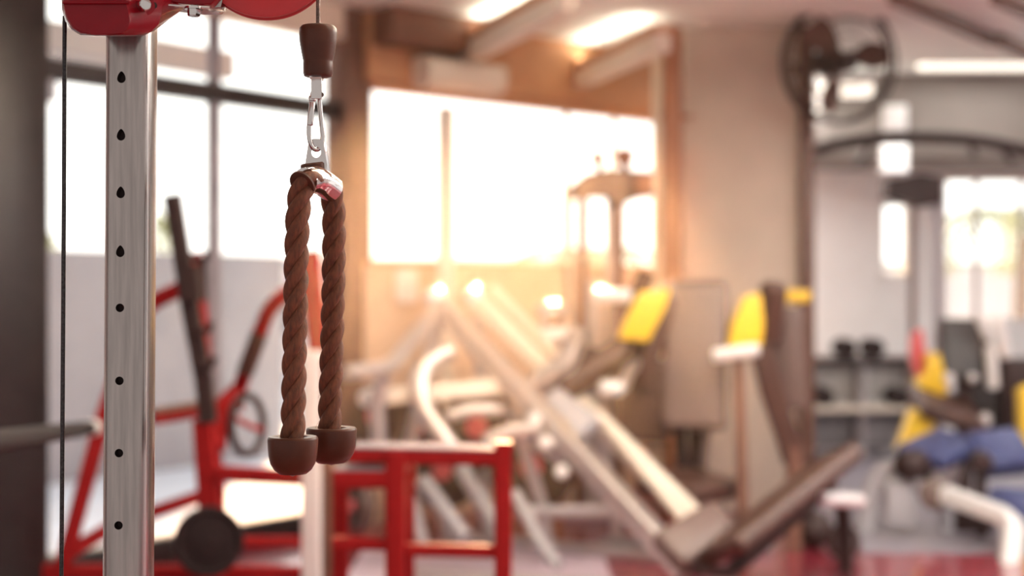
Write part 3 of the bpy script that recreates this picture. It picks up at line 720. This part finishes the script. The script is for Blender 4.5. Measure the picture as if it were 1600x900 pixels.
obj('collar', box(*[v for v in (P(932, 0, YT).x, P(988, 0, YT).x)], YT+.0, YT+.14, P(0, 472, YT).z, P(0, 452, YT).z, .01), 'whitepaint', tw)
tb_('base', [V(.25, YT, .03), V(.75, YT, .03)], .09, 'grey')

# ------------------------------------------------------------------ right: shelves, dumbbells, machines
dr = thing('dumbbell_rack', 'grey dumbbell rack along the white wall right of the pillar', 'rack', (2.9, 11.1, 0))
dx0, dx1 = P(1255, 0, 11.0).x, P(1432, 0, 11.0).x
for py in (556, 632):
    z = P(0, py, 10.9).z
    obj('shelf', boxf(((dx0+dx1)/2, 11.0, z-.03), V(1,0,0), V(0,1,0), Z, dx1-dx0, .38, .035, .006), 'dark' if py < 600 else 'cream', dr)
    obj('back_panel', box(dx0, dx1, 11.16, 11.18, z-.36, z-.06, .004), 'whitepaint' if py < 600 else 'grey', dr)
for x in (dx0+.02, (dx0+dx1)/2, dx1-.02):
    obj('side_panel', prism([(x-.02, 10.86, 0), (x-.02, 11.25, 0), (x-.02, 11.25, .765), (x-.02, 10.90, .765)], (.04, 0, 0), .004), 'grey', dr)
zt, zb = P(0, 556, 10.9).z-.0245, P(0, 632, 10.9).z-.0245
def dumbbell(x, z, r):
    t = thing('dumbbell', 'dark dumbbell', 'dumbbell', (x, 10.98, z))
    for s in (-1, 1): obj('head', cyl((x, 10.98+s*.045, z+r), (x, 10.98+s*.135, z+r), r, 20, .012), 'blackplate', t)
    obj('grip', tube([(x, 10.93, z+r), (x, 11.03, z+r)], .016, 12), 'polished', t)
    return t
dd = dumbbell(P(1319, 0, 10.98).x, zt+.012, .072)
dd['label'] = 'left of the two dark dumbbells on the top shelf by the white wall'; dd['group'] = 'dumbbells on the rack'
for px, z, lab in ((1362, zt+.012, 'right of the two dark dumbbells on the top shelf by the white wall'),
                   (1284, zb+.012, 'dark dumbbell on the lower shelf next to the pillar'),
                   (1400, zb+.012, 'dark dumbbell on the lower shelf nearest the yellow machine')):
    q = copy_tree(dd); q.location = (P(px, 0, 10.98).x, 10.98, z); q['label'] = lab

YS = 8.9
xo = thing('cable_crossover', 'cable crossover with a dark arched top bar spanning the right side', 'gym machine', fl(P(1440, 500, YS+.3)))
arch = smooth_path([P(1180, 262, YS+.4), P(1280, 232, YS+.4), P(1360, 218, YS+.4), P(1440, 215, YS+.4), P(1520, 219, YS+.4), P(1600, 234, YS+.4), P(1700, 262, YS+.4)])
obj('arch_bar', tube(arch, .042, 16), 'dark', xo)
for px in (1180, 1700): obj('upright', bar([P(px, 262, YS+.4), fl(P(px, 600, YS+.4))], .08, .08), 'dark', xo)
for a, b in (((1360, 224), (1338, 262)), ((1516, 224), (1524, 246)), ((1566, 230), (1582, 256))):
    obj('hook', bar([P(*a, YS+.4), P(*b, YS+.4)], .045, .035), 'dark', xo)

pm = thing('pulldown_machine', 'dark-topped pulley machine with yellow and red shrouds before the right window', 'gym machine', fl(P(1470, 600, YS)))
def pb(nm, pts, w, m, h=None, lab=None): return obj(nm, bar(pts, w, h or w, .01), m, pm, lab)
obj('top_block', prism([P(a, b, YS) for a, b in ((1388, 280), (1440, 270), (1474, 276), (1474, 318), (1448, 322), (1418, 312), (1390, 308))], (0, .2, 0), .012), 'dark', pm)
pb('post', [P(1426, 310, YS+.1), fl(P(1424, 600, YS+.1))], .04, 'pad')
pb('post', [P(1466, 310, YS+.1), fl(P(1466, 600, YS+.1))], .045, 'mull')
obj('back_pad', slab(P(1508, 592, YS-.1), P(1504, 500, YS), .29, .10, (-.1, -1, .1), .02), 'blackpad', pm)
pb('pad_post', [P(1506, 585, YS), fl(P(1506, 700, YS))], .09, 'dark')
obj('shroud', prism([P(a, b, YS-.1) for a, b in ((1428, 522), (1442, 514), (1446, 548), (1452, 586), (1436, 592), (1426, 560))], (0, .1, 0), .008), 'pinkred', pm, 'faded red curved shroud')
obj('shroud', prism([P(a, b, YS-.2) for a, b in ((1450, 552), (1470, 552), (1472, 580), (1482, 590), (1480, 618), (1436, 616), (1434, 596), (1450, 582))], (0, .12, 0), .01), 'yellow', pm, 'yellow shroud')
obj('shroud', prism([P(a, b, YS-.3) for a, b in ((1426, 640), (1456, 642), (1464, 664), (1440, 690), (1414, 712), (1404, 704))], (0, .12, 0), .01), 'yellow', pm, 'yellow shroud')
obj('seat_pad', slab(P(1432, 622, YS-.25), P(1525, 652, YS-.2), .36, .10, (.2, -.4, 1), .03), 'darkpad', pm)
obj('weight_cover', slab(P(1548, 720, YS+.2), P(1540, 540, YS+.2), .30, .14, (0, -1, 0), .02), 'blackpad', pm)
obj('weight_cover', slab(P(1590, 700, YS+.1), P(1586, 560, YS+.1), .20, .16, (0, -1, 0), .02), 'dark', pm)
for a, b in (((1534, 498), (1546, 530)), ((1548, 540), (1552, 608)), ((1560, 500), (1574, 560))):
    obj('handle', cyl(P(*a, YS-.2), P(*b, YS-.2), .036, 18, .015), 'whitepaint', pm, 'white handle')
for x, y, r in ((1483, 592, .036), (1519, 591, .028), (1539, 656, .042)):
    obj('knob_or_glint', lathe([(0, .03), (r*.8, .026), (r, .0), (r*.8, -.02), (0, -.02)], P(x, y, YS-.33), V(0, -1, .1), 20), 'silver', pm)
obj('shroud', prism([P(a, b, YS-.3) for a, b in ((1594, 610), (1612, 600), (1618, 720), (1598, 716))], (0, .1, 0), .01), 'yellow', pm, 'yellow shroud')

YL = 7.6
bl = thing('leg_curl_machine', 'grey leg machine with navy blue pads at the lower right', 'gym machine', fl(P(1470, 800, YL)))
def lb(nm, pts, w, m, h=None, lab=None): return obj(nm, bar(pts, w, h or w, .012), m, bl, lab)
obj('thigh_pad', slab(P(1436, 716, YL-.1), P(1500, 688, YL+.2), .30, .10, (-.3, -.5, .9), .04), 'blue', bl, 'navy blue pad')
obj('thigh_pad', slab(P(1520, 712, YL), P(1600, 704, YL+.1), .26, .16, (0, -.7, .7), .05), 'blue', bl, 'navy blue pad')
obj('seat_pad', slab(P(1566, 790, YL-.5), P(1640, 796, YL-.4), .30, .11, (0, -.3, 1), .04), 'blue', bl, 'navy blue seat pad')
obj('roller', lathe([(0, .06), (.045, .055), (.06, .03), (.06, -.03), (.045, -.055), (0, -.06)], P(1532, 722, YL-.15), V(-.1, -1, 0), 24), 'dark', bl)
lb('roller_arm', [P(1532, 728, YL-.1), P(1532, 770, YL-.1), fl(P(1534, 800, YL-.1))], .055, 'dark')
obj('roller', lathe([(0, .1), (.06, .09), (.08, .06), (.08, -.06), (.06, -.09), (0, -.1)], P(1428, 726, YL-.1), V(-.9, -.5, 0), 24), 'dark', bl)
lb('side_cover', fillet([fl(P(1352, 800, YL)), P(1358, 780, YL), P(1372, 742, YL), P(1400, 728, YL)], .1), .085, 'grey', .05)
obj('side_cover', prism([P(a, b, YL-.1) for a, b in ((1386, 752), (1420, 748), (1428, 770), (1438, 818), (1430, 828), (1384, 822))], (0, .10, 0), .015), 'grey', bl)
obj('cam_cover', prism([P(a, b, YL-.05) for a, b in ((1440, 768), (1468, 706), (1490, 702), (1506, 722), (1500, 748), (1474, 780), (1456, 792))], (0, .10, 0), .015), 'silver', bl)
obj('cam', cyl(P(1462, 772, YL-.16), P(1462, 772, YL-.04), .085, 28, .015), 'pad', bl)
lb('frame_tube', fillet([P(1476, 772, YL-.25), P(1584, 812, YL-.6), P(1574, 905, YL-.8), fl(P(1566, 960, YL-.8))], .08), .085, 'pale', None, 'white painted frame tube')
lb('base_rail', [P(1368, 842, YL-.05), P(1472, 846, YL-.05)], .05, 'silver')
lb('base_rail', [P(1512, 850, YL-.15), P(1570, 852, YL-.15)], .045, 'silver')
lb('post', [P(1478, 780, YL), fl(P(1478, 840, YL))], .07, 'grey')
obj('stack_cover', slab(P(1520, 838, YL+.1), P(1520, 790, YL+.1), .22, .12, (0, -1, 0), .02), 'dark', bl)
cr = thing('floor_roller', 'small dark ring-shaped roller on the floor by the white roller', 'roller', fl(P(1318, 860, 6.9)))
obj('tyre', lathe([(.045, -.03), (.075, -.03), (.085, -.015), (.085, .015), (.075, .03), (.045, .03), (.045, -.03)], V(P(1318, 0, 6.9).x, 6.9, .085), V(.2, -1, .1), 28), 'dark', cr)
obj('hub', lathe([(0, -.02), (.046, -.02), (.046, .02), (0, .02)], V(P(1318, 0, 6.9).x, 6.9, .085), V(.2, -1, .1), 24), 'silver', cr)
kb = thing('medicine_ball', 'dark ball on the floor just right of the sloping seat pad', 'ball', V(P(1272, 0, 7.2).x, 7.2, 0))
obj('ball', lathe([(.095*math.sin(math.pi*k/14), -.095*math.cos(math.pi*k/14)) for k in range(15)], V(P(1272, 0, 7.2).x, 7.2, .095), (0, 0, 1), 24), 'dark', kb)
mt = tag(obj('floor_tone', box(-.75, .45, 5.7, 7.3, .0, .008, .002), 'glarefloor'), 'pale painted light glare on the floor under the silver leg press', 'mat')  # thin slab added as the bright glare on the floor

# ------------------------------------------------------------------ fan, lamps, wall bits
YF = 8.1
fc = P(1316, 97, YF); fax = V(.28, -1, -.12).normalized(); fr0 = 94*YF/F
fan = thing('wall_fan', 'large caged wall fan mounted on the right edge of the pillar', 'fan', fc)
u_ = fax.orthogonal().normalized(); v_ = fax.cross(u_)
def fp(r, a, d): return fc+(u_*math.cos(a)+v_*math.sin(a))*r+fax*d
cage = bmesh.new()
for r, d in ((fr0, 0), (fr0, -.07), (fr0*.72, .07), (fr0*.42, .09)):
    cage = join(cage, tube([fp(r, 2*math.pi*k/40, d) for k in range(40)], .011 if r == fr0 else .004, 8, closed=True))
for k in range(36):
    a = 2*math.pi*k/36
    cage = join(cage, tube([fp(fr0, a, -.07), fp(fr0, a, 0), fp(fr0*.72, a, .07), fp(fr0*.42, a, .09), fp(.05, a, .095)], .0022, 5))
obj('cage', cage, 'dark', fan)
obj('hub', lathe([(0, .10), (.05, .095), (.06, .07), (.06, -.06), (.08, -.08), (.08, -.22), (0, -.24)], fc, fax, 28), 'dark', fan)
for k in range(3):
    a0 = 2*math.pi*k/3+.5; L = []
    for i in range(9):
        t = i/8; r = .05+(fr0*.86-.05)*t; w = .28+.55*math.sin(math.pi*min(1, .2+.75*t))
        L.append((fp(r, a0-w*.5, .025), fp(r, a0+w*.5, -.035), fp(r, a0+w*.5, -.039), fp(r, a0-w*.5, .021)))
    obj('blade', loft(L), 'trimb', fan)
obj('mount_arm', bar([fc-fax*.18, P(1262, 108, 8.33), P(1240, 108, 8.37)], .06, .05, .008), 'trimb', fan)
def clamp(nm, lab, a, b, Y, h, dz=.0):
    t = thing(nm, lab, 'ceiling light', (P((a+b)/2, h, Y)))
    p = P(a, h, Y); q = P(b, h, Y)
    obj('diffuser', boxf((p+q)/2, V(1,0,0), V(0,1,0), Z, (q-p).length, .14, .085, .03, 3), 'lamp', t)
    obj('housing', boxf((p+q)/2+Z*.065, V(1,0,0), V(0,1,0), Z, (q-p).length+.03, .17, .05, .01), 'whitepaint', t)
    obj('hanger', bar([(p+q)/2+Z*.08, V((p.x+q.x)/2, Y, CEIL)], .02, .02), 'whitepaint', t)
    L = bpy.data.lights.new('lamp', 'AREA'); L.shape = 'RECTANGLE'; L.size = (q-p).length; L.size_y = .13; L.energy = 11*(q-p).length; L.color = (1, .95, .88)
    lo = bpy.data.objects.new('lamp', L); C.collection.objects.link(lo); lo.parent = t; lo.location = (p+q)/2-t.location-Z*.05
clamp('ceiling_light', 'long lit ceiling light at the upper right above the grey bulkhead', 1435, 1640, 9.8, 99)
clamp('ceiling_light', 'short lit ceiling light seen just below the wall fan', 1282, 1362, 9.8, 141)
for nm, lab, a, b, c, d, m in (('square_light', 'white square light on the bulkhead under the arched bar', 1379, 1418, 227, 268, 'lamp2'), ('wall_panel', 'pale square panel on the bulkhead above the arched bar', 1382, 1416, 166, 204, 'pale')):
    x0, x1, z1, z0 = P(a, 0, SB-.03).x, P(b, 0, SB-.03).x, P(0, c, SB-.03).z, P(0, d, SB-.03).z
    t = thing(nm, lab, 'light' if m == 'lamp2' else 'panel', ((x0+x1)/2, SB-.02, z0))
    obj('face', box(x0, x1, SB-.05, SB-.02, z0, z1, .008), m, t)
    obj('backing', box(x0-.01, x1+.01, SB-.025, SB+.0, z0-.01, z1+.01, .004), 'whitepaint', t)
DROP = .22
def fill_lamp(x, y, power, col, lab):  # added fill lamp out of view, shining down and up
    t = thing('fill_panel', lab, 'ceiling light', (x, y, CEIL-.03))
    z = CEIL-DROP
    obj('housing', box(x-.62, x+.62, y-.17, y+.17, z-.045, z-.002, .006), 'whitepaint', t)
    obj('diffuser', box(x-.59, x+.59, y-.14, y+.14, z-.052, z-.044, .002), 'lamp', t)
    for sx in (-.5, .5): obj('hanger', bar([(x+sx, y, z-.01), (x+sx, y, CEIL)], .012, .012, .003), 'whitepaint', t)
    L = bpy.data.lights.new('fill_lamp', 'AREA'); L.shape = 'RECTANGLE'; L.size = 1.16; L.size_y = .26; L.energy = power; L.color = col
    if power > 10:
        U = L.copy(); U.energy = power*(3.5 if 5 < y < 6 else 1.6)
        uo = bpy.data.objects.new('fill_lamp', U); C.collection.objects.link(uo); uo.parent = t; uo.location = (0, 0, .035-DROP); uo.rotation_euler = (math.pi, 0, 0)
    lo = bpy.data.objects.new('fill_lamp', L); C.collection.objects.link(lo); lo.parent = t; lo.location = (0, 0, -.03-DROP)
for k, (x, y, w, col) in enumerate(FILL_LAMPS):
    fill_lamp(x, y, w, col, 'added unseen fill panel, %s of the %s row from the camera' % (('left end', 'second from the left', 'third from the left', 'right end')[k % 4], ('first', 'second', 'third')[k//4]) if k < 12 else ('added unseen fill panel over the navy padded machine', 'added unseen fill panel behind the pillar')[k-12])
    bpy.context.view_layer.update()
un = thing('wall_unit', 'pale rounded unit under the dark beam above the middle window', 'unit', P(690, 145, 8.0))
q0, q1 = WB+d2*.30+n2*.20, WB+d2*.86+n2*.20
obj('body', bar([q0+Z*2.535, q1+Z*2.535], .19, .17, .06, up=(0, 0, 1)), 'cream', un)
obj('end_cap', bar([q1+Z*2.535, q1+d2*.02+Z*2.535], .20, .18, .06), 'wallt', un)
sw = thing('switch_box', 'white switch box on the tan wall under the middle window', 'switch box', P(660, 470, 8.2))
o1 = WB+d2*.27+n2*.115
obj('cover', boxf(o1+Z*1.33, d2, n2, Z, .14, .05, .19, .012), 'whitepaint', sw)
obj('rocker', boxf(o1+n2*.03+Z*1.33, d2, n2, Z, .05, .014, .08, .004), 'pale', sw)

# ------------------------------------------------------------------ haze volume added to imitate the warm veiling glare
if HAZE:
    hm = bpy.data.materials.new('glare_veil_haze'); hm.use_nodes = True; t = hm.node_tree; t.nodes.clear()
    o = t.nodes.new('ShaderNodeOutputMaterial'); vs = t.nodes.new('ShaderNodeVolumeScatter')
    vs.inputs['Color'].default_value = (1, .84, .68, 1); vs.inputs['Density'].default_value = HAZE; vs.inputs['Anisotropy'].default_value = .70
    t.links.new(vs.outputs[0], o.inputs['Volume'])
    hz = obj('haze', box(-.78, 1.7, 4.2, 9.5, .02, CEIL-.02), hm); hz['kind'] = 'stuff'; hz['label'] = 'warm haze added in the back of the hall for the sun glare'; hz['category'] = 'haze'
